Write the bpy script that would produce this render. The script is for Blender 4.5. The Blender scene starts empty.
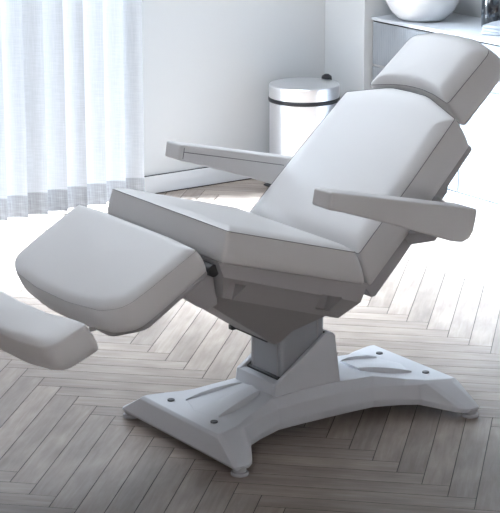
import bpy, bmesh, math, random
from mathutils import Vector, Matrix
random.seed(7)
scene = bpy.context.scene
COL = scene.collection
PI = math.pi

# ------------------------------------------------------------------ materials
def mat(name, color, rough=0.5, metal=0.0, spec=0.5, bump=None, coat=0.0):
    m = bpy.data.materials.new(name); m.use_nodes = True
    nt = m.node_tree; b = nt.nodes['Principled BSDF']
    b.inputs['Base Color'].default_value = (*color, 1)
    b.inputs['Roughness'].default_value = rough
    b.inputs['Metallic'].default_value = metal
    b.inputs['Specular IOR Level'].default_value = spec
    b.inputs['Coat Weight'].default_value = coat
    if bump:
        sc, st, dist = bump
        tc = nt.nodes.new('ShaderNodeTexCoord'); n = nt.nodes.new('ShaderNodeTexNoise')
        n.inputs['Scale'].default_value = sc; n.inputs['Detail'].default_value = 3
        bp = nt.nodes.new('ShaderNodeBump'); bp.inputs['Strength'].default_value = st
        bp.inputs['Distance'].default_value = dist
        nt.links.new(tc.outputs['Object'], n.inputs['Vector'])
        nt.links.new(n.outputs['Fac'], bp.inputs['Height'])
        nt.links.new(bp.outputs['Normal'], b.inputs['Normal'])
    return m

M = {}
M['vinyl'] = mat('white_vinyl', (.71, .70, .70), .42, bump=(420, .10, .002))
M['seam'] = mat('seam_thread', (.22, .215, .22), .8)
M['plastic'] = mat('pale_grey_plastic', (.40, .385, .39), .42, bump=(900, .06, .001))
M['hull'] = mat('dark_grey_housing', (.32, .305, .30), .5)
M['base'] = mat('painted_base', (.62, .635, .67), .36, bump=(700, .05, .001))
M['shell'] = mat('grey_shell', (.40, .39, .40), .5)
M['column'] = mat('column_cover', (.34, .355, .38), .38)
M['bolt'] = mat('recess_shade', (.10, .10, .11), .6)  # shade inside the bolt recesses, put into the colour
M['dark'] = mat('dark_plastic', (.018, .018, .02), .5)
M['foot'] = mat('foot_pad', (.45, .45, .47), .5)
M['wall'] = mat('wall_paint', (.55, .56, .565), .65, bump=(60, .05, .003))
M['dim'] = mat('taupe_paint', (.58, .50, .47), .7)
M['trim'] = mat('trim_paint', (.66, .67, .685), .45)
M['ceil'] = mat('ceiling_paint', (.60, .60, .60), .8)
M['gap'] = mat('shadow_gap', (.02, .018, .018), .8)
M['cab'] = mat('cabinet_lacquer', (.27, .29, .315), .4)
M['top'] = mat('white_worktop', (.50, .52, .55), .3)
M['ceramic'] = mat('white_ceramic', (.72, .73, .745), .15)
M['steel'] = mat('brushed_steel', (.90, .90, .92), .30, metal=1.0)
M['black'] = mat('black_rubber', (.012, .012, .016), .4)
M['towel'] = mat('towel_cotton', (.27, .29, .32), .95, bump=(500, .5, .004))
M['frame'] = mat('window_frame_white', (.8, .8, .8), .5)

def wood_mat():
    m = bpy.data.materials.new('herringbone_oak'); m.use_nodes = True
    nt = m.node_tree; L = nt.links.new; b = nt.nodes['Principled BSDF']
    uv = nt.nodes.new('ShaderNodeUVMap'); uv.uv_map = 'plank'
    at = nt.nodes.new('ShaderNodeAttribute'); at.attribute_name = 'tone'
    mp = nt.nodes.new('ShaderNodeMapping'); mp.inputs['Scale'].default_value = (2.2, 26, 1)
    L(uv.outputs['UV'], mp.inputs['Vector'])
    n1 = nt.nodes.new('ShaderNodeTexNoise'); n1.inputs['Scale'].default_value = 2.0
    n1.inputs['Detail'].default_value = 6; n1.inputs['Roughness'].default_value = .62
    n1.inputs['Distortion'].default_value = .6
    L(mp.outputs['Vector'], n1.inputs['Vector'])
    mp2 = nt.nodes.new('ShaderNodeMapping'); mp2.inputs['Scale'].default_value = (3.0, 7, 1)
    L(uv.outputs['UV'], mp2.inputs['Vector'])
    n2 = nt.nodes.new('ShaderNodeTexNoise'); n2.inputs['Scale'].default_value = 1.6
    n2.inputs['Detail'].default_value = 4
    L(mp2.outputs['Vector'], n2.inputs['Vector'])
    r1 = nt.nodes.new('ShaderNodeValToRGB')
    r1.color_ramp.elements[0].position = .30; r1.color_ramp.elements[0].color = (.250, .200, .166, 1)
    r1.color_ramp.elements[1].position = .72; r1.color_ramp.elements[1].color = (.358, .304, .266, 1)
    L(n1.outputs['Fac'], r1.inputs['Fac'])
    r2 = nt.nodes.new('ShaderNodeValToRGB')
    r2.color_ramp.elements[0].position = .30; r2.color_ramp.elements[0].color = (.72, .70, .68, 1)
    r2.color_ramp.elements[1].position = .68; r2.color_ramp.elements[1].color = (1.10, 1.10, 1.10, 1)
    L(n2.outputs['Fac'], r2.inputs['Fac'])
    mx = nt.nodes.new('ShaderNodeMix'); mx.data_type = 'RGBA'; mx.blend_type = 'MULTIPLY'
    mx.inputs['Factor'].default_value = 1
    L(r1.outputs['Color'], mx.inputs['A']); L(r2.outputs['Color'], mx.inputs['B'])
    mr = nt.nodes.new('ShaderNodeMapRange'); mr.inputs['To Min'].default_value = .86; mr.inputs['To Max'].default_value = 1.16
    L(at.outputs['Fac'], mr.inputs['Value'])
    mx2 = nt.nodes.new('ShaderNodeMix'); mx2.data_type = 'RGBA'; mx2.blend_type = 'MULTIPLY'
    mx2.inputs['Factor'].default_value = 1
    L(mx.outputs['Result'], mx2.inputs['A']); L(mr.outputs['Result'], mx2.inputs['B'])
    L(mx2.outputs['Result'], b.inputs['Base Color'])
    b.inputs['Roughness'].default_value = .38
    b.inputs['Specular IOR Level'].default_value = .5
    bp = nt.nodes.new('ShaderNodeBump'); bp.inputs['Strength'].default_value = .12; bp.inputs['Distance'].default_value = .002
    L(n1.outputs['Fac'], bp.inputs['Height']); L(bp.outputs['Normal'], b.inputs['Normal'])
    return m

def blind_mat(name, base, trans, weave):
    m = bpy.data.materials.new(name); m.use_nodes = True
    nt = m.node_tree; L = nt.links.new
    nt.nodes.remove(nt.nodes['Principled BSDF']); out = nt.nodes['Material Output']
    tc = nt.nodes.new('ShaderNodeTexCoord')
    def thread(scale):
        mp = nt.nodes.new('ShaderNodeMapping'); mp.inputs['Scale'].default_value = scale
        L(tc.outputs['Object'], mp.inputs['Vector'])
        n = nt.nodes.new('ShaderNodeTexNoise'); n.inputs['Scale'].default_value = 1; n.inputs['Detail'].default_value = 2
        L(mp.outputs['Vector'], n.inputs['Vector']); return n
    a = thread((260, 260, 9)); c = thread((14, 14, 260))
    ad = nt.nodes.new('ShaderNodeMath'); ad.operation = 'ADD'
    L(a.outputs['Fac'], ad.inputs[0]); L(c.outputs['Fac'], ad.inputs[1])
    mr = nt.nodes.new('ShaderNodeMapRange'); mr.inputs['From Min'].default_value = .7; mr.inputs['From Max'].default_value = 1.3
    mr.inputs['To Min'].default_value = 1 - weave; mr.inputs['To Max'].default_value = 1.0
    L(ad.outputs[0], mr.inputs['Value'])
    def tint(col):
        mx = nt.nodes.new('ShaderNodeMix'); mx.data_type = 'RGBA'; mx.blend_type = 'MULTIPLY'; mx.inputs['Factor'].default_value = 1
        mx.inputs['A'].default_value = (*col, 1); L(mr.outputs['Result'], mx.inputs['B']); return mx
    d = nt.nodes.new('ShaderNodeBsdfDiffuse'); L(tint(base).outputs['Result'], d.inputs['Color'])
    t = nt.nodes.new('ShaderNodeBsdfTranslucent'); L(tint(trans).outputs['Result'], t.inputs['Color'])
    s = nt.nodes.new('ShaderNodeAddShader'); L(d.outputs[0], s.inputs[0]); L(t.outputs[0], s.inputs[1])
    L(s.outputs[0], out.inputs['Surface'])
    return m
M['wood'] = wood_mat()
M['blind'] = blind_mat('blind_linen', (.31, .31, .315), (.026, .0265, .028), .15)
M['hem'] = blind_mat('blind_hem', (.24, .242, .25), (.015, .0152, .016), .38)

# ------------------------------------------------------------------ helpers
def link(name, bm, m, parent=None, smooth=False, bevel=0, seg=2, angle=30, sub=0):
    bmesh.ops.recalc_face_normals(bm, faces=bm.faces[:])
    me = bpy.data.meshes.new(name); bm.to_mesh(me); bm.free()
    o = bpy.data.objects.new(name, me); COL.objects.link(o)
    if m is not None: me.materials.append(m)
    if smooth:
        for p in me.polygons: p.use_smooth = True
    if bevel:
        b = o.modifiers.new('bevel', 'BEVEL'); b.width = bevel; b.segments = seg
        b.limit_method = 'ANGLE'; b.angle_limit = math.radians(angle); b.harden_normals = False
        for p in me.polygons: p.use_smooth = True
        w = o.modifiers.new('wn', 'WEIGHTED_NORMAL'); w.keep_sharp = False
    if sub:
        s = o.modifiers.new('sub', 'SUBSURF'); s.levels = sub; s.render_levels = sub
    if parent is not None: o.parent = parent
    return o
def struct(o): o['kind'] = 'structure'; return o
def tag(o, label, cat, group=None):
    o['label'] = label; o['category'] = cat
    if group: o['group'] = group
    return o
def empty(name, loc=(0, 0, 0)):
    o = bpy.data.objects.new(name, None); COL.objects.link(o); o.location = loc
    o.empty_display_size = .1
    return o
def box(bm, x0, x1, y0, y1, z0, z1):
    v = [bm.verts.new((x, y, z)) for z in (z0, z1) for y in (y0, y1) for x in (x0, x1)]
    for f in ((0, 1, 3, 2), (4, 6, 7, 5), (0, 4, 5, 1), (2, 3, 7, 6), (0, 2, 6, 4), (1, 5, 7, 3)):
        bm.faces.new([v[i] for i in f])
    return v
def prism_y(bm, pts, y0, y1):
    a = [bm.verts.new((x, y0, z)) for x, z in pts]; b = [bm.verts.new((x, y1, z)) for x, z in pts]
    n = len(pts); bm.faces.new(a); bm.faces.new(b[::-1])
    for i in range(n): bm.faces.new((a[i], b[i], b[(i + 1) % n], a[(i + 1) % n]))
def cyl(bm, p0, p1, r, n=20, r1=None, cap=True):
    p0, p1 = Vector(p0), Vector(p1); d = (p1 - p0).normalized()
    a = d.orthogonal().normalized(); c = d.cross(a); r1 = r if r1 is None else r1
    A = []; B = []
    for i in range(n):
        t = 2 * PI * i / n; w = a * math.cos(t) + c * math.sin(t)
        A.append(bm.verts.new(p0 + w * r)); B.append(bm.verts.new(p1 + w * r1))
    for i in range(n): bm.faces.new((A[i], A[(i + 1) % n], B[(i + 1) % n], B[i]))
    if cap: bm.faces.new(A[::-1]); bm.faces.new(B)
def lathe(bm, prof, cx, cy, n=48, cap0=True, cap1=True):
    rings = []
    for r, z in prof:
        rings.append([bm.verts.new((cx + r * math.cos(2 * PI * i / n), cy + r * math.sin(2 * PI * i / n), z)) for i in range(n)])
    for a, b in zip(rings, rings[1:]):
        for i in range(n): bm.faces.new((a[i], a[(i + 1) % n], b[(i + 1) % n], b[i]))
    if cap0: bm.faces.new(rings[0][::-1])
    if cap1: bm.faces.new(rings[-1])
def tube(bm, pts, r, closed=False, n=6):
    pts = [Vector(p) for p in pts]; N = len(pts); rings = []
    up = Vector((.31, .47, .82)).normalized()
    for i, p in enumerate(pts):
        if closed: d = pts[(i + 1) % N] - pts[i - 1]
        else: d = pts[min(i + 1, N - 1)] - pts[max(i - 1, 0)]
        d.normalize(); a = d.cross(up).normalized(); c = d.cross(a)
        rings.append([bm.verts.new(p + a * r * math.cos(2 * PI * k / n) + c * r * math.sin(2 * PI * k / n)) for k in range(n)])
    for i in range(N if closed else N - 1):
        a, b = rings[i], rings[(i + 1) % N]
        for k in range(n): bm.faces.new((a[k], a[(k + 1) % n], b[(k + 1) % n], b[k]))
    if not closed: bm.faces.new(rings[0][::-1]); bm.faces.new(rings[-1])

def round_poly(pts, radii, seg=6):
    """round the corners of a closed polygon"""
    out = []; n = len(pts)
    for i in range(n):
        p = Vector(pts[i]); a = Vector(pts[i - 1]); b = Vector(pts[(i + 1) % n]); r = radii[i] if isinstance(radii, (list, tuple)) else radii
        if r <= 0: out.append(tuple(p)); continue
        u = (a - p).normalized(); v = (b - p).normalized()
        ang = math.acos(max(-1, min(1, u.dot(v)))); d = r / math.tan(ang / 2)
        d = min(d, (a - p).length * .48, (b - p).length * .48)
        s, e = p + u * d, p + v * d
        for k in range(seg + 1):
            t = k / seg
            out.append(tuple((1 - t) ** 2 * s + 2 * t * (1 - t) * p + t * t * e))
    return out
def resample(pts, step):
    out = []; n = len(pts)
    for i in range(n):
        a, b = Vector(pts[i]), Vector(pts[(i + 1) % n]); l = (b - a).length
        k = max(1, int(round(l / step)))
        for j in range(k): out.append(tuple(a.lerp(b, j / k)))
    return out
def offset(pts, d):
    """inset (d>0) a counter-clockwise closed polygon"""
    n = len(pts); out = []
    for i in range(n):
        p = Vector(pts[i]); a = (p - Vector(pts[i - 1])); b = (Vector(pts[(i + 1) % n]) - p)
        if a.length < 1e-9: a = b
        if b.length < 1e-9: b = a
        a.normalize(); b.normalize()
        na = Vector((-a.y, a.x)); nb = Vector((-b.y, b.x)); m = (na + nb)
        if m.length < 1e-6: m = na
        m.normalize(); k = d / max(.5, m.dot(na))
        out.append(tuple(p + m * k))
    return out
class Frame:
    def __init__(s, P, ang):
        a = math.radians(ang); s.P = P; s.d = (math.cos(a), math.sin(a))
        s.n = (-s.d[1], s.d[0])
        if s.n[1] < 0: s.n = (-s.n[0], -s.n[1])
    def __call__(s, t, y, h):
        return Vector((s.P[0] + s.d[0] * t + s.n[0] * h, y, s.P[1] + s.d[1] * t + s.n[1] * h))
def cushion(name, fr, outline, T, parent, crown=.020, roll=.30, shear=None, label=None, bulge=.004, seam=True, edge=.004, taper=0, seam_r=.0012):
    """upholstered pad: outline (t, y) counter-clockwise at seam height h=0, bottom at h=-T, crown above"""
    ol = resample(outline, .018)
    area = sum(ol[i][0] * ol[(i + 1) % len(ol)][1] - ol[(i + 1) % len(ol)][0] * ol[i][1] for i in range(len(ol)))
    if area < 0: ol = ol[::-1]
    prof = [(.030, -T), (.010, -T), (.002, -T + .006), (-bulge * .7, -T * .72), (-bulge, -T * .45), (-bulge * .6, -T * .2), (0, -edge), (.0008, 0)]
    bm = bmesh.new(); rings = []
    for ins, h in prof:
        o = offset(ol, ins)
        ring = []
        for (t, y) in o:
            tt = t + (shear(t, -h / T) if shear and h < 0 else 0)
            ring.append(bm.verts.new(fr(tt, y, h * (1 + taper * t) if h < 0 else h)))
        rings.append(ring)
    N = len(ol)
    for a, b in zip(rings, rings[1:]):
        for i in range(N): bm.faces.new((a[i], a[(i + 1) % N], b[(i + 1) % N], b[i]))
    bm.faces.new(rings[0][::-1])
    # crown: rings drawn in towards the centre, rising quickly near the seam
    last = rings[-1]; cen = sum((v.co for v in last), Vector()) / N
    nv = Vector((fr.n[0], 0, fr.n[1])); prev = last
    for q in (.985, .96, .92, .87, .81, .74, .66, .55, .4, .2):
        s = min(1, (1 - q) / roll); e = 1 - (1 - s) ** 2.2
        cur = [bm.verts.new(cen + (v.co - cen) * q + nv * (crown * e + .005 * (1 - q))) for v in last]
        for i in range(N): bm.faces.new((prev[i], prev[(i + 1) % N], cur[(i + 1) % N], cur[i]))
        prev = cur
    c = bm.verts.new(cen + nv * (crown + .005))
    for i in range(N): bm.faces.new((prev[i], prev[(i + 1) % N], c))
    o = link(name, bm, M['vinyl'], parent, smooth=True)
    if label: o['label'] = label
    if seam:
        sb = bmesh.new(); tube(sb, [fr(t, y, .0003) for t, y in offset(ol, .0003)], seam_r, True, 6)
        link('seam', sb, M['seam'], o, smooth=True)
    return o

# ------------------------------------------------------------------ room
XR, YB, XL, YF, ZC = 2.90, 3.125, -4.8, -6.9, 2.95
S = .09; LP = 8.379
TH = math.radians(34.57)
def plank_xy(u, v):
    c, s = math.cos(-.18215), math.sin(-.18215)
    X = (c * u - s * v - 11.731) * S; Y = (s * u + c * v + 71.298) * S
    X -= .1757785; Y -= 6.6091058
    return (X * math.cos(TH) + Y * math.sin(TH), -X * math.sin(TH) + Y * math.cos(TH))
def build_floor():
    bm = bmesh.new(); uvl = bm.loops.layers.uv.new('plank'); tl = bm.faces.layers.float.new('tone')
    g = .0115
    rng = random.Random(3)
    faces = []
    for n in range(-12, 13):
        for k in range(-75, 76):
            for kind in (0, 1):
                if kind == 0: u0, v0, u1, v1 = k, -k, k + 1, LP - k
                else: u0, v0, u1, v1 = 1 + k, LP - 1 - k, 1 + k + LP, LP - k
                u0 += n * LP; u1 += n * LP; v0 += n * LP; v1 += n * LP
                c = plank_xy((u0 + u1) / 2, (v0 + v1) / 2)
                if not (XL - .6 < c[0] < XR + .6 and YF - .6 < c[1] < YB + .6): continue
                q = [(u0 + g, v0 + g), (u1 - g, v0 + g), (u1 - g, v1 - g), (u0 + g, v1 - g)]
                top = [bm.verts.new((*plank_xy(*p), 0)) for p in q]
                bot = [bm.verts.new((*plank_xy(*p), -.004)) for p in [(u0, v0), (u1, v0), (u1, v1), (u0, v1)]]
                ox, oy = rng.uniform(0, 50), rng.uniform(0, 50); tone = rng.random()
                fs = [bm.faces.new(top)] + [bm.faces.new((bot[i], bot[(i + 1) % 4], top[(i + 1) % 4], top[i])) for i in range(4)]
                for j, f in enumerate(fs):
                    f[tl] = tone; f.material_index = 0 if j == 0 else 1
                for lp, p in zip(fs[0].loops, q):
                    a, b = (p[1] - v0, p[0] - u0) if kind == 0 else (p[0] - u0, p[1] - v0)
                    lp[uvl].uv = (a * S + ox, b * S + oy)
    # slab under the planks
    v = [bm.verts.new((x, y, -.0042)) for x, y in ((XL, YF), (XR + .1, YF), (XR + .1, YB + .1), (XL, YB + .1))]
    f = bm.faces.new(v); f.material_index = 1
    # trim the planks to the room
    for co, no in (((XR + .09, 0, 0), (1, 0, 0)), ((XL, 0, 0), (-1, 0, 0)), ((0, YB + .09, 0), (0, 1, 0)), ((0, YF, 0), (0, -1, 0))):
        bmesh.ops.bisect_plane(bm, geom=bm.verts[:] + bm.edges[:] + bm.faces[:], plane_co=co, plane_no=no, clear_outer=True)
    me = bpy.data.meshes.new('floor'); bm.to_mesh(me); bm.free()
    o = bpy.data.objects.new('floor', me); COL.objects.link(o)
    me.materials.append(M['wood']); me.materials.append(M['gap'])
    return struct(o)
build_floor()

WX0, WX1, WZ1 = -1.35, 1.14, 2.20        # tall window behind the blinds in the back wall
bm = bmesh.new()
box(bm, XL - .12, WX0, YB, YB + .14, 0, ZC); box(bm, WX1, XR + .12, YB, YB + .14, 0, ZC); box(bm, WX0, WX1, YB, YB + .14, WZ1, ZC)
struct(link('wall_back', bm, M['wall']))
bm = bmesh.new(); box(bm, XR, XR + .12, YF, YB, 0, ZC); struct(link('wall_right', bm, M['wall']))
bm = bmesh.new()
box(bm, XL - .12, XL, YF, -4.8, 0, ZC); box(bm, XL - .12, XL, -2.4, YB, 0, ZC); box(bm, XL - .12, XL, -4.8, -2.4, 0, .5); box(bm, XL - .12, XL, -4.8, -2.4, 2.5, ZC)
struct(link('wall_left', bm, M['dim']))
bm = bmesh.new(); 
box(bm, XL - .12, -4.6, YF - .12, YF, 0, ZC); box(bm, -1.4, XR + .12, YF - .12, YF, 0, ZC); box(bm, -4.6, -1.4, YF - .12, YF, 0, .5); box(bm, -4.6, -1.4, YF - .12, YF, 2.6, ZC)
struct(link('wall_front', bm, M['dim']))
bm = bmesh.new(); box(bm, XL - .12, XR + .12, YF - .12, YB + .14, ZC, ZC + .1); struct(link('ceiling', bm, M['ceil']))
# pier in the back right corner, up to the line of the cabinet
PX, PY = 2.42, 2.785
bm = bmesh.new(); box(bm, PX, XR, PY, YB, 0, ZC); struct(link('wall_pier', bm, M['wall'], bevel=.004))
# baseboards
def baseboard(name, x0, x1, y0, y1, gx=(0, 0), gy=(0, 0)):
    bm = bmesh.new(); box(bm, x0, x1, y0, y1, .005, .096)
    o = struct(link(name, bm, M['trim'], bevel=.003))
    bm = bmesh.new(); box(bm, x0 + gx[0], x1 + gx[1], y0 + gy[0], y1 + gy[1], 0.0003, .0052); box(bm, x0 + gx[0], x1 + gx[1], y0 + gy[0], y1 + gy[1], .0955, .0985)
    struct(link('gap_shade_1' if 'back' in name else 'gap_shade_2', bm, M['gap']))  # dark strips paint in the shadow gaps under and over the board
baseboard('baseboard_back', WX1 + .02, PX, YB - .014, YB, gy=(.003, 0))
baseboard('baseboard_pier', PX - .014, PX, PY, YB - .014, gx=(.003, 0))
# window frames
bm = bmesh.new()
box(bm, WX0, WX1, YB + .05, YB + .10, 0, .05); box(bm, WX0, WX1, YB + .05, YB + .10, WZ1 - .06, WZ1)
for i in range(5):
    x = WX0 + (WX1 - WX0 - .06) * i / 4; box(bm, x, x + .06, YB + .05, YB + .10, .05, WZ1 - .06)
struct(link('window_1', bm, M['frame']))
bm = bmesh.new()
box(bm, -4.6, -1.4, YF - .09, YF - .04, .5, .56); box(bm, -4.6, -1.4, YF - .09, YF - .04, 2.54, 2.6)
for i in range(3): box(bm, -4.6 + 3.14 * i / 2, -4.54 + 3.14 * i / 2, YF - .09, YF - .04, .56, 2.54)
struct(link('added_window_2', bm, M['frame']))  # unseen front window, added to let the fill light in
bm = bmesh.new()
box(bm, XL - .09, XL - .04, -4.8, -2.4, .5, .56); box(bm, XL - .09, XL - .04, -4.8, -2.4, 2.44, 2.5)
for i in range(3): box(bm, XL - .09, XL - .04, -4.8 + 2.34 * i / 2, -4.74 + 2.34 * i / 2, .56, 2.44)
struct(link('added_window_3', bm, M['frame']))  # unseen left window, added to let in fill for the left-facing sides

# ------------------------------------------------------------------ vertical blinds
blind = empty('vertical_blind', (.3, 3.05, 0))
tag(blind, 'white linen vertical slat blind hanging over the window at the left', 'blind')
P0 = Vector(blind.location)
bm = bmesh.new(); box(bm, -1.6 - P0.x, 1.25 - P0.x, -.03, .03, 2.24, 2.30)
link('headrail', bm, M['frame'], blind)
def slat_mesh(z0, z1, w, sag):
    bm = bmesh.new(); n = 8; rows = 2
    vs = [[bm.verts.new((-w / 2 + w * i / n, sag * (1 - (2 * i / n - 1) ** 2), z)) for i in range(n + 1)] for z in (z0, z1)]
    for i in range(n): bm.faces.new((vs[0][i], vs[0][i + 1], vs[1][i + 1], vs[1][i]))
    return bm
bm = slat_mesh(.118, 2.24, .127, .008)
slat = link('slat', bm, M['blind'], blind, smooth=True)
bm = slat_mesh(.010, .1185, .127, .008)
hem = link('hem', bm, M['hem'], slat, smooth=True)
SP = .110
x = 1.172; i = 0
while x > -1.5:
    if i == 0: s, h = slat, hem
    else:
        s = slat.copy(); COL.objects.link(s); s.parent = blind
        h = hem.copy(); COL.objects.link(h); h.parent = s
    s.location = (x - P0.x, 0, 0)
    s.rotation_euler = (0, 0, math.radians(-30 + random.uniform(-1.8, 1.8)))
    x -= SP; i += 1

# ------------------------------------------------------------------ cabinet, worktop and things on it
CY1, CY0, CX, CT = 2.783, .70, 2.47, .849
cab = empty('bathroom_cabinet', (2.68, 1.9, 0))
tag(cab, 'pale grey fluted cabinet with drawers standing along the right wall', 'cabinet')
def cl(bm):                                       # bring world coordinates into the cabinet's own space
    for v in bm.verts: v.co -= Vector((2.68, 1.9, 0))
    return bm
bm = bmesh.new(); box(bm, CX + .022, XR - .002, CY0, CY1 - .002, .06, .826); link('carcass', cl(bm), M['cab'], cab)
bm = bmesh.new(); box(bm, CX + .004, XR - .01, CY0 + .01, CY1 - .004, 0.0, .055); link('plinth', cl(bm), M['cab'], cab)
bm = bmesh.new(); box(bm, CX + .004, XR - .004, CY0 + .005, CY1 - .004, .8245, .832); link('shadow_gap', cl(bm), M['gap'], cab)
def fluted(y0, y1, z0, z1):
    bm = bmesh.new(); pitch = .0148; n = int(round((y1 - y0) / pitch)); p = (y1 - y0) / n
    sec = [(y0, CX + .002)]
    for i in range(n):
        b = y0 + i * p
        for a, d in ((.10, .0026), (.22, .0004), (.5, 0), (.78, .0004), (.90, .0026)): sec.append((b + a * p, CX + d))
    sec.append((y1, CX + .002))
    A = [bm.verts.new((xx, yy, z0)) for yy, xx in sec]; B = [bm.verts.new((xx, yy, z1)) for yy, xx in sec]
    for i in range(len(sec) - 1): bm.faces.new((A[i], A[i + 1], B[i + 1], B[i]))
    C = [bm.verts.new((CX + .0205, yy, zz)) for yy, zz in ((y0, z0), (y1, z0), (y1, z1), (y0, z1))]
    bm.faces.new(C); bm.faces.new([C[0], A[0], B[0], C[3]]); bm.faces.new([C[1], C[2], B[-1], A[-1]])
    bm.faces.new([C[3]] + B + [C[2]]); bm.faces.new([C[0], C[1]] + A[::-1])
    return cl(bm)
cols = [(2.078, CY1 - .006), (1.39, 2.072), (CY0 + .004, 1.384)]
for y0, y1 in cols:
    d = link('drawer', fluted(y0, y1, .606, .8235), M['cab'], cab)
    bm = bmesh.new(); box(bm, CX + .004, CX + .019, y1 - .09, y1 - .012, .594, .605); link('finger_pull', cl(bm), M['shell'], d)
    link('door', fluted(y0, y1, .062, .592), M['cab'], cab)
bm = bmesh.new(); box(bm, CX - .006, XR - .001, CY0 - .01, CY1 - .001, .832, CT)
tag(link('worktop', bm, M['top'], bevel=.002), 'white worktop lying across the fluted cabinet', 'worktop')
# vessel basin
BX, BY = 2.620, 2.564
bm = bmesh.new()
prof = [(.06, CT + .0005), (.104, CT + .0008), (.116, CT + .004), (.134, CT + .018), (.162, CT + .05), (.188, CT + .095), (.203, CT + .135), (.206, CT + .165),
        (.202, CT + .168), (.196, CT + .16), (.180, CT + .10), (.14, CT + .04), (.08, CT + .018), (.02, CT + .014)]
lathe(bm, prof, 0, 0, 64)
o = link('vessel_basin', bm, M['ceramic'], smooth=True); o.location = (BX, BY, 0)
bm = bmesh.new(); cyl(bm, (0, 0, CT + .0135), (0, 0, CT + .017), .022, 24)
link('drain', bm, M['steel'], o, bevel=.001)
tag(o, 'round white ceramic vessel basin on the worktop at top right', 'basin')
# tumbler
mt = bpy.data.materials.new('smoky_glaze'); mt.use_nodes = True
nt = mt.node_tree; b = nt.nodes['Principled BSDF']; b.inputs['Roughness'].default_value = .18; b.inputs['Coat Weight'].default_value = .6
tc = nt.nodes.new('ShaderNodeTexCoord'); nz = nt.nodes.new('ShaderNodeTexNoise'); nz.inputs['Scale'].default_value = 14; nz.inputs['Detail'].default_value = 5
rp = nt.nodes.new('ShaderNodeValToRGB'); rp.color_ramp.elements[0].color = (.006, .008, .011, 1); rp.color_ramp.elements[1].color = (.07, .09, .115, 1)
rp.color_ramp.elements[0].position = .42; rp.color_ramp.elements[1].position = .75
nt.links.new(tc.outputs['Object'], nz.inputs['Vector']); nt.links.new(nz.outputs['Fac'], rp.inputs['Fac']); nt.links.new(rp.outputs['Color'], b.inputs['Base Color'])
bm = bmesh.new()
lathe(bm, [(.01, CT + .0005), (.056, CT + .0006), (.060, CT + .004), (.061, CT + .14), (.059, CT + .142), (.056, CT + .14), (.054, CT + .012), (.01, CT + .01)], 0, 0, 48)
o = link('tumbler', bm, mt, smooth=True, bevel=0); o.location = (2.746, 2.162, 0)
tag(o, 'dark smoky round tumbler behind the folded towel on worktop', 'tumbler')
# towel
bm = bmesh.new()
def slab(z0, z1, w, l, bul):
    pts = round_poly([(-w / 2, z0), (w / 2, z0), (w / 2, z1), (-w / 2, z1)], (z1 - z0) * .49, 5)
    return pts
rows = []
tw = bmesh.new()
for k in range(3):
    z0 = CT + .001 + k * .0165; pts = slab(z0, z0 + .0162, .125 - k * .006, .2, 0)
    N = len(pts); prev = None
    secs = [(-.10, .82), (-.096, .95), (-.085, 1), (0, 1.0), (.085, 1), (.096, .95), (.10, .82)]
    zc = z0 + .008
    for (yy, sc) in secs:
        ring = [tw.verts.new((px * (.97 + .03 * sc), yy * (1 - .012 * k), zc + (pz - zc) * sc + .0014 * math.sin(yy * 40 + k))) for px, pz in pts]
        if prev:
            for i in range(N): tw.faces.new((prev[i], prev[(i + 1) % N], ring[(i + 1) % N], ring[i]))
        else: tw.faces.new(ring[::-1])
        prev = ring
    tw.faces.new(prev)
o = link('folded_towel', tw, M['towel'], smooth=True); o.location = (2.650, 1.990, 0); o.rotation_euler = (0, 0, math.radians(-68))
tag(o, 'folded pale blue grey towel at the edge of the worktop', 'towel')

# ------------------------------------------------------------------ pedal bin
bin_ = empty('pedal_bin', (2.11, 2.88, 0))
tag(bin_, 'round brushed steel pedal bin with black band in the corner', 'bin')
bm = bmesh.new(); lathe(bm, [(.16, .012), (.176, .014), (.178, .02), (.178, .437), (.172, .439)], 0, 0, 64); link('body', bm, M['steel'], bin_, smooth=False, bevel=.002)
bm = bmesh.new(); lathe(bm, [(.15, 0), (.18, .001), (.181, .018), (.17, .019)], 0, 0, 64); link('base_ring', bm, M['black'], bin_, bevel=.001)
bm = bmesh.new(); lathe(bm, [(.17, .436), (.1835, .438), (.1845, .447), (.1835, .456), (.17, .458)], 0, 0, 64); link('band', bm, M['black'], bin_, smooth=True)
bm = bmesh.new(); lathe(bm, [(.17, .457), (.181, .458), (.182, .519), (.178, .524), (.10, .529), (.02, .531)], 0, 0, 64); link('lid', bm, M['steel'], bin_, bevel=.0015)
bm = bmesh.new(); cyl(bm, (.178, .046, .47), (.178, .046, .538), .033, 20, .026); cyl(bm, (.178, .046, .538), (.178, .046, .549), .026, 20, .010); link('hinge', bm, M['black'], bin_, bevel=.002)
bm = bmesh.new(); prism_y(bm, [(-.23, .012), (-.23, .02), (-.165, .028), (-.165, .018)], -.035, .035); link('pedal', bm, M['black'], bin_, bevel=.002)

# ------------------------------------------------------------------ treatment chair
ch = empty('treatment_chair', (0, 0, 0))
tag(ch, 'reclined white treatment chair with leg rest on a grey four-footed base', 'chair')

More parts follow.
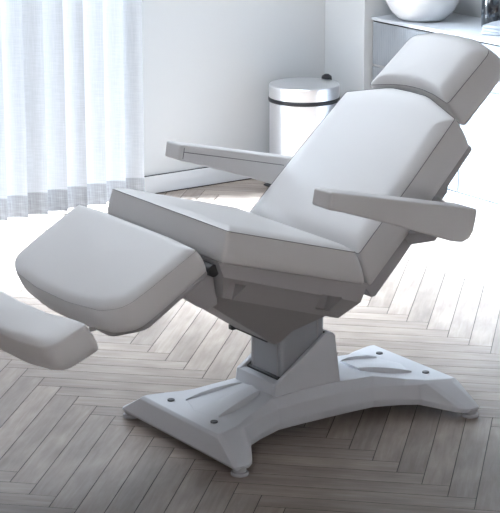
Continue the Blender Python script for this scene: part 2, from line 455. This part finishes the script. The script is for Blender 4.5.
# --- base casting
def base_mesh():
    # columns of (A top edge, B bevel, C lower side, D underside edge) as (x, y, z) for the quadrant x<0, y<0
    q = [
        [(-.500, -.228, .110), (-.508, -.240, .100), (-.517, -.345, .034), (-.506, -.345, .020)],
        [(-.482, -.229, .1105), (-.478, -.246, .102), (-.505, -.358, .036), (-.497, -.350, .020)],
        [(-.412, -.207, .112), (-.408, -.222, .105), (-.462, -.356, .036), (-.456, -.344, .020)],
        [(-.393, -.198, .113), (-.386, -.213, .106), (-.436, -.335, .038), (-.430, -.325, .022)],
        [(-.368, -.183, .116), (-.355, -.203, .104), (-.361, -.218, .052), (-.360, -.208, .030)],
        [(-.330, -.166, .121), (-.310, -.186, .106), (-.300, -.192, .058), (-.300, -.184, .034)],
        [(-.215, -.126, .143), (-.205, -.152, .113), (-.200, -.156, .063), (-.200, -.149, .036)],
        [(-.080, -.122, .148), (-.080, -.148, .117), (-.080, -.152, .065), (-.080, -.145, .036)],
    ]
    r = [[(-x, y, z) for x, y, z in c] for c in q[::-1]]
    near = q + r
    ring = near + [[(x, -y, z) for x, y, z in c] for c in near[::-1]]
    bm = bmesh.new()
    V = [[bm.verts.new(p) for p in c] for c in ring]; N = len(V)
    for i in range(N):
        a, b = V[i], V[(i + 1) % N]
        for k in range(3): bm.faces.new((a[k], a[k + 1], b[k + 1], b[k]))
    # top and underside as strips between the near and the far side
    n = len(near)
    for k in (0, 3):
        for i in range(n - 1):
            a, b = V[i][k], V[i + 1][k]; c, d = V[N - 2 - i][k], V[N - 1 - i][k]
            bm.faces.new((a, b, c, d) if k == 0 else (d, c, b, a))
    return bm
base = link('base', base_mesh(), M['base'], ch, bevel=.003, seg=2, angle=9)
# raised ridges on the base top, front and rear
for sx in (-1, 1):
    bm = bmesh.new()
    def P(x, y, z): return bm.verts.new((sx * x, y, z))
    f = [P(.440, 0, .112), P(.405, -.100, .113), P(.215, -.058, .149), P(.205, 0, .155), P(.215, .058, .149), P(.405, .100, .113)]
    g = [P(.440, 0, .105), P(.405, -.100, .106), P(.215, -.058, .130), P(.205, 0, .13), P(.215, .058, .130), P(.405, .100, .106)]
    bm.faces.new((f[0], f[1], f[2], f[3])); bm.faces.new((f[0], f[3], f[4], f[5]))
    for i in range(6): bm.faces.new((f[i], g[i], g[(i + 1) % 6], f[(i + 1) % 6]))
    bm.faces.new(g[::-1])
    link('ridge', bm, M['base'], base)
    for sy in (-1, 1):
        bm = bmesh.new()
        # blade-like fin along each side of the ridge
        pts = [(.410, .104, .1115), (.36, .096, .121), (.30, .083, .132), (.25, .069, .141), (.212, .055, .148)]
        wd = [.001, .008, .010, .008, .001]
        a = [bm.verts.new((sx * x, sy * (y + w), z - .004 - w * .25)) for (x, y, z), w in zip(pts, wd)]
        c = [bm.verts.new((sx * x, sy * (y - .004), z + .004 + w * .8)) for (x, y, z), w in zip(pts, wd)]
        e = [bm.verts.new((sx * x, sy * (y - .010), z - .02)) for (x, y, z), w in zip(pts, wd)]
        for i in range(4):
            bm.faces.new((a[i], a[i + 1], c[i + 1], c[i])); bm.faces.new((c[i], c[i + 1], e[i + 1], e[i])); bm.faces.new((e[i], e[i + 1], a[i + 1], a[i]))
        bm.faces.new((a[0], c[0], e[0])); bm.faces.new((a[4], e[4], c[4]))
        link('fin', bm, M['base'], base)
        bm = bmesh.new(); cyl(bm, (sx * .449, sy * .132, .106), (sx * .449, sy * .132, .1158), .0125, 20)  # solid disc, its dark colour stands for the shaded hole
        link('bolt_hole_shade', bm, M['bolt'], base, bevel=.001)['label'] = 'dark round disc painting the shade of a bolt recess'
        bm = bmesh.new(); cyl(bm, (sx * .4855, sy * .334, 0), (sx * .4855, sy * .334, .012), .029, 24); cyl(bm, (sx * .4855, sy * .334, .012), (sx * .4855, sy * .334, .03), .022, 20)
        link('levelling_foot', bm, M['foot'], base, bevel=.003)
# --- sleeve round the column: low in front, high behind
bm = bmesh.new()
out = [(-.196, .140), (-.190, .186), (-.166, .200), (.012, .326), (.026, .330), (.046, .329), (.058, .318), (.082, .150), (.082, .125), (-.196, .125)]
inn = [(-.152, .204), (.032, .330)]
def sy_(x):  # half width
    return .116
for s in (-1, 1):
    a = [bm.verts.new((x, s * .118, z)) for x, z in out]; b = [bm.verts.new((x, s * .101, z)) for x, z in out]
    n = len(out); bm.faces.new(a); bm.faces.new(b)
    for i in range(n): bm.faces.new((a[i], a[(i + 1) % n], b[(i + 1) % n], b[i]))
prism_y(bm, [(-.196, .125), (-.196, .140), (-.190, .186), (-.158, .188), (-.158, .125)], -.102, .102)
prism_y(bm, [(.034, .125), (.034, .328), (.046, .329), (.058, .318), (.082, .150), (.082, .125)], -.102, .102)
link('column_sleeve', bm, M['base'], ch, bevel=.004, seg=2, angle=35)
# --- lift column
bm = bmesh.new()
pl = round_poly([(-.150, -.096), (.030, -.096), (.030, .096), (-.150, .096)], .018, 5)
A = [bm.verts.new((x, y, .13)) for x, y in pl]; B = [bm.verts.new((x, y, .43)) for x, y in pl]
bm.faces.new(A[::-1]); bm.faces.new(B)
for i in range(len(pl)): bm.faces.new((A[i], A[(i + 1) % len(pl)], B[(i + 1) % len(pl)], B[i]))
colm = link('lift_column', bm, M['column'], ch, bevel=.001, angle=50)
for x0, x1, y0, y1 in [(-.1515, -.149, -.0722, -.0678), (-.1515, -.149, .0718, .0762), (-.004, 0, -.0978, -.0954), (-.004, 0, .0954, .0978)]:
    bm = bmesh.new(); box(bm, x0, x1, y0, y1, .15, .42); link('groove', bm, M['shell'], colm)
bm = bmesh.new(); prism_y(bm, [(-.157, .13), (-.157, .192), (.0335, .327), (.0335, .13)], -.1005, .1005)
link('wiper_seal', bm, M['dark'], ch)

# --- lift housing below the seat
bm = bmesh.new()
hp = {}
for s in (-1, 1):
    hp[s] = [bm.verts.new(p) for p in [
        (-.535, s * .222, .612), (-.475, s * .155, .520), (-.192, s * .112, .326), (-.165, s * .112, .330), (-.115, s * .112, .360), (.030, s * .112, .392), (.000, s * .222, .448)]]
    bm.faces.new(hp[s])
    t = [bm.verts.new((-.50, s * .222, .66)), bm.verts.new((0, s * .222, .52))]
    bm.faces.new((hp[s][0], hp[s][6], t[1], t[0])); hp[s] += t
n_, f_ = hp[-1], hp[1]
for i in range(6): bm.faces.new((n_[i], n_[i + 1], f_[i + 1], f_[i]))
bm.faces.new((n_[6], n_[8], f_[8], f_[6])); bm.faces.new((n_[0], f_[0], f_[7], n_[7])); bm.faces.new((n_[7], n_[8], f_[8], f_[7]))
link('lift_housing', bm, M['hull'], ch, bevel=.004, angle=20)
bm = bmesh.new(); box(bm, -.206, -.150, -.085, .095, .330, .348); link('hollow_shade', bm, M['dark'], ch)  # dark block painted in for the shade of the hollow under the lip
bm = bmesh.new(); box(bm, -.212, -.190, .112, .135, .322, .340); link('limit_stop', bm, M['dark'], ch, bevel=.003)

# --- seat
F_seat = Frame((-.537, .819), -16.2)
seat_ol = [(0, -.352), (.529, -.348), (.529, .348), (0, .352)]
cushion('seat', F_seat, round_poly(seat_ol, [.012, .02, .02, .012], 4), .100, ch, crown=.015, roll=.20,
        shear=lambda t, k: (.003 + (.072) * max(0, (t - .1) / .43)) * k)
# seat frame: vertical band with handle pockets, then a slanting skirt
bm = bmesh.new()
def seat_xz(t, h):
    v = F_seat(t, 0, h); return (v.x, v.z)
top = [(-.560, .719), (.030, .553)]; cre = [(-.541, .668), (.000, .494)]; bot = [(-.500, .577), (-.040, .430)]
ff = {}
for s in (-1, 1):
    Y = s * .330
    a = [(top[0][0], Y, top[0][1]), (top[1][0], Y, top[1][1]), (cre[1][0], Y, cre[1][1]), (cre[0][0], Y, cre[0][1])]
    # pockets in the band, set in towards the middle
    V = [bm.verts.new(p) for p in a]
    D = [bm.verts.new((bot[0][0], s * .262, bot[0][1])), bm.verts.new((bot[1][0], s * .262, bot[1][1]))]
    bm.faces.new(V); bm.faces.new((V[3], V[2], D[1], D[0]))
    ff[s] = V + D
a, b = ff[-1], ff[1]
bm.faces.new((a[0], a[1], b[1], b[0])); bm.faces.new((a[1], a[2], b[2], b[1])); bm.faces.new((a[2], a[5], b[5], b[2]))
bm.faces.new((a[5], a[4], b[4], b[5])); bm.faces.new((a[4], a[3], b[3], b[4])); bm.faces.new((a[3], a[0], b[0], b[3]))
sf = link('seat_frame', bm, M['plastic'], ch, bevel=.004, angle=15)
cut = bmesh.new()
for s in (-1, 1):
    for x0, x1, zt in ((-.506, -.446, .640), (-.160, -.078, .548)):
        sl = -.29
        pts = [(x0, zt), (x1, zt + sl * (x1 - x0)), (x1 - .016, zt - .078), (x0 + .012, zt - .062)]
        yo, yi = s * .36, s * .258
        A = [cut.verts.new((x, yo, z)) for x, z in pts]; B = [cut.verts.new((x, yi, z)) for x, z in pts]
        cut.faces.new(A); cut.faces.new(B[::-1])
        for i in range(4): cut.faces.new((A[i], B[i], B[(i + 1) % 4], A[(i + 1) % 4]))
bmesh.ops.recalc_face_normals(cut, faces=cut.faces[:])
cm = bpy.data.meshes.new('pocket'); cut.to_mesh(cm); cut.free(); co = bpy.data.objects.new('pocket', cm); COL.objects.link(co)
bo = sf.modifiers.new('pockets', 'BOOLEAN'); bo.object = co; bo.operation = 'DIFFERENCE'; bo.solver = 'EXACT'
sf.modifiers.move(len(sf.modifiers) - 1, 0)
dg = bpy.context.evaluated_depsgraph_get()
nm = bpy.data.meshes.new_from_object(sf.evaluated_get(dg)); sf.modifiers.clear(); sf.data = nm
bpy.data.objects.remove(co)

# --- pivot and link to the leg rest
bm = bmesh.new(); cyl(bm, (-.560, -.305, .686), (-.560, .305, .686), .020, 24); link('pivot_axle', bm, M['dark'], ch)
for s in (-1, 1):
    bm = bmesh.new(); prism_y(bm, [(-.645, .655), (-.575, .690), (-.535, .655), (-.52, .56), (-.56, .545), (-.640, .600)], s * .20, s * .265)
    link('hinge_arm', bm, M['plastic'], ch, bevel=.004)

# --- leg rest
F_leg = Frame((-.652, .784), -150.6)
leg_ol = [(0.008, -.362), (.0, -.20), (0, .20), (0.008, .362), (.20, .360), (.300, .352), (.345, .27), (.366, .10), (.366, -.10), (.345, -.27), (.300, -.352), (.20, -.360)]
cushion('leg_rest', F_leg, round_poly(leg_ol, [.012, .2, .2, .012, .5, .10, .12, .4, .4, .12, .10, .5], 5), .084, ch, crown=.012, roll=.16, seam=True, edge=.004, taper=.5, seam_r=.0004)
bm = bmesh.new()
ol = round_poly([(.004, -.345), (.004, .345), (.27, .335), (.345, .22), (.345, -.22), (.27, -.335)], [.01, .01, .06, .08, .08, .06], 4)
def loft(bm, fr, levels, taper=0):
    rs = [[bm.verts.new(fr(t, y, h * (1 + taper * t))) for t, y in o] for o, h in levels]
    for a, b in zip(rs, rs[1:]):
        for i in range(len(a)): bm.faces.new((a[i], a[(i + 1) % len(a)], b[(i + 1) % len(a)], b[i]))
    bm.faces.new(rs[0]); bm.faces.new(rs[-1][::-1])
cen = (.16, 0)
sh = lambda o, k: [((t - cen[0]) * k + cen[0], y * k) for t, y in o]
loft(bm, F_leg, [(ol, -.080), (ol, -.100), (sh(ol, .93), -.119), (sh(ol, .70), -.124)], .5)
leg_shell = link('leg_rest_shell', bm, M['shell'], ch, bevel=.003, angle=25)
# --- foot rest
F_foot = Frame((-1.045, .614), -158.8)
foot_ol = [(.004, -.364), (.030, -.22), (.038, 0), (.030, .22), (.004, .364), (.150, .364), (.178, .20), (.182, 0), (.178, -.20), (.150, -.364)]
cushion('foot_rest', F_foot, round_poly(foot_ol, [.018, .3, .3, .3, .018, .06, .4, .4, .4, .06], 5), .098, ch, crown=.012, roll=.28, seam=False, edge=.008, shear=lambda t, k: -.012 * k)
bm = bmesh.new(); tube(bm, [F_leg(.12, -.14, -.112), F_leg(.30, -.14, -.130), F_foot(.03, -.14, -.108), F_foot(.13, -.14, -.106)], .009, False, 12)
link('slide_rod', bm, M['steel'], ch, smooth=True)
bm = bmesh.new(); loft(bm, F_foot, [([(.035, -.30), (.035, .30), (.145, .30), (.145, -.30)], -.097), ([(.05, -.29), (.05, .29), (.13, .29), (.13, -.29)], -.112)])
link('foot_rest_shell', bm, M['shell'], ch, bevel=.003)

# --- backrest
F_back = Frame((0, .66), 43.8)
back_ol = [(-.004, -.322), (.30, -.316), (.572, -.300), (.625, -.125), (.632, -.09), (.634, 0), (.632, .09), (.625, .125), (.572, .300), (.30, .316), (-.004, .322)]
cushion('backrest', F_back, round_poly(back_ol, [.012, 0, .012, .05, 0, 0, 0, .05, .012, 0, .012], 4), .124, ch, crown=.017, roll=.22,
        shear=lambda t, k: (-.048 + .026 * max(0, min(1, t / .57))) * k)
bm = bmesh.new()
prof = [(.552, -.122), (.560, -.130), (.556, -.148), (.40, -.158), (.385, -.172), (.10, -.186), (-.050, -.190), (-.062, -.178), (-.055, -.117)]
a = [bm.verts.new(F_back(t, -.288, h)) for t, h in prof]; b = [bm.verts.new(F_back(t, .288, h)) for t, h in prof]
bm.faces.new(a); bm.faces.new(b[::-1])
for i in range(len(prof)): bm.faces.new((a[i], b[i], b[(i + 1) % len(prof)], a[(i + 1) % len(prof)]))
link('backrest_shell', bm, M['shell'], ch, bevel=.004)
# --- headrest
F_head = Frame((.452, 1.091), 40.1)
head_ol = [(-.004, -.217), (.020, -.12), (.030, -.05), (.031, 0), (.030, .05), (.020, .12), (-.004, .217), (.248, .212), (.280, .10), (.282, 0), (.280, -.10), (.248, -.212)]
cushion('headrest', F_head, round_poly(head_ol, [.012, .2, .3, .3, .3, .2, .012, .048, .2, .2, .2, .048], 5), .114, ch, crown=.026, roll=.36,
        shear=lambda t, k: (.0 + .10 * t) * k)
bm = bmesh.new()
hol = round_poly([(.012, -.200), (.012, .200), (.20, .188), (.245, .10), (.245, -.10), (.20, -.188)], [.01, .01, .04, .04, .04, .04], 4)
cen = (.12, 0)
loft(bm, F_head, [(hol, -.111), (hol, -.128), (sh(hol, .93), -.136)])
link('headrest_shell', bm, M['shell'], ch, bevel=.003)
bm = bmesh.new()
for s in (-1, 1): tube(bm, [F_head(.16, s * .07, -.140), F_head(.02, s * .07, -.142), F_back(.56, s * .07, -.140), F_back(.42, s * .07, -.150)], .008, False, 10)
link('headrest_bar', bm, M['steel'], ch, smooth=True)

# --- armrests
arm_prof = [(-.236, .928), (.366, .789), (.361, .755), (.350, .715), (.335, .694), (.305, .684), (.262, .694), (-.02, .798), (-.190, .856), (-.246, .872)]
for s in (-1, 1):
    bm = bmesh.new()
    pts = round_poly(arm_prof, [.010, .012, .02, .02, .02, .03, .03, .1, .1, .010], 4)
    prism_y(bm, pts, s * .386, s * .481)
    arm = link('armrest', bm, M['vinyl'], ch, bevel=.009, seg=3, angle=50)
    sb = bmesh.new(); yi = s * .3856
    tube(sb, [(-.226, yi, .900), (0, yi, .847), (.20, yi, .799)], .0013, False, 6)
    tube(sb, [(-.222, yi, .915), (-.226, yi, .890), (-.229, yi, .876)], .0013, False, 6)
    link('seam', sb, M['seam'], arm, smooth=True)
    bm = bmesh.new()
    prof = [(.16, -.110), (.345, -.118), (.335, -.165), (.16, -.180)]
    A = [bm.verts.new(F_back(t, s * .280, h)) for t, h in prof]; B = [bm.verts.new(F_back(t, s * .392, h)) for t, h in [(.20, -.125), (.325, -.125), (.315, -.165), (.20, -.170)]]
    bm.faces.new(A); bm.faces.new(B[::-1])
    for i in range(4): bm.faces.new((A[i], B[i], B[(i + 1) % 4], A[(i + 1) % 4]))
    link('arm_bracket', bm, M['shell'], ch, bevel=.005)

# ------------------------------------------------------------------ lights and world
def area(name, loc, target, sx, sy, power, color=(1, 1, 1)):
    d = bpy.data.lights.new(name, 'AREA'); d.shape = 'RECTANGLE'; d.size = sx; d.size_y = sy
    d.energy = power; d.color = color
    o = bpy.data.objects.new(name, d); COL.objects.link(o); o.location = loc
    o.rotation_euler = (Vector(target) - Vector(loc)).to_track_quat('-Z', 'Y').to_euler()
    return o
area('daylight_back_window', ((WX0 + WX1) / 2, YB + .35, 1.15), ((WX0 + WX1) / 2, 0, 1.15), 2.5, 2.2, 70, (.90, .95, 1))
area('front_fill_light', (-3, YF - .25, 1.5), (-2.2, 0, 1.3), 3.2, 2.0, 14, (1, .90, .82))  # added fill lamp, lifts the dark near sides of the chair
area('left_fill_light', (XL - .2, -3.6, 1.5), (0, -2.2, 1.0), 2.2, 1.9, 3, (1, .975, .96))  # added weak fill lamp for the faces turned to the left
area('ceiling_panel_light', (.2, 2.1, 2.9), (.2, 2.1, 0), 2.8, 1.0, 70, (.81, .90, 1))
sd = bpy.data.lights.new('sun', 'SUN'); sd.energy = 5; sd.angle = math.radians(.8); sd.color = (.90, .955, 1)
so = bpy.data.objects.new('sun', sd); COL.objects.link(so)
el = math.radians(34)
so.rotation_euler = Vector((math.cos(TH) * math.cos(el), -math.sin(TH) * math.cos(el), -math.sin(el))).to_track_quat('-Z', 'Y').to_euler()
sd2 = bpy.data.lights.new('hazy_sky_round_the_sun', 'SUN'); sd2.energy = 128; sd2.angle = math.radians(44); sd2.color = (.74, .87, 1)
s2 = bpy.data.objects.new('hazy_sky_round_the_sun', sd2); COL.objects.link(s2)
e2 = math.radians(30)
s2.rotation_euler = Vector((math.cos(TH + .24) * math.cos(e2), -math.sin(TH + .24) * math.cos(e2), -math.sin(e2))).to_track_quat('-Z', 'Y').to_euler()
w = bpy.data.worlds.new('sky'); scene.world = w; w.use_nodes = True
w.node_tree.nodes['Background'].inputs['Color'].default_value = (.85, .92, 1, 1)
w.node_tree.nodes['Background'].inputs['Strength'].default_value = .5

# ------------------------------------------------------------------ camera
cd = bpy.data.cameras.new('camera'); cam = bpy.data.objects.new('camera', cd); COL.objects.link(cam)
cd.sensor_fit = 'HORIZONTAL'; cd.sensor_width = 36; cd.lens = 2011.02 * 36 / 500
cd.clip_end = 100
pitch = .265988
fw = Vector((math.sin(TH) * math.cos(pitch), math.cos(TH) * math.cos(pitch), -math.sin(pitch)))
cam.location = (-3.89483, -5.34242, 2.37817)
q = fw.to_track_quat('-Z', 'Y').to_matrix().to_4x4() @ Matrix.Rotation(-.00157, 4, 'Z')
cam.rotation_euler = q.to_euler()
scene.camera = cam
scene.view_settings.view_transform = 'Standard'; scene.view_settings.look = 'None'
scene.view_settings.gamma = 1; scene.view_settings.use_curve_mapping = False
scene.view_settings.exposure = 0.43
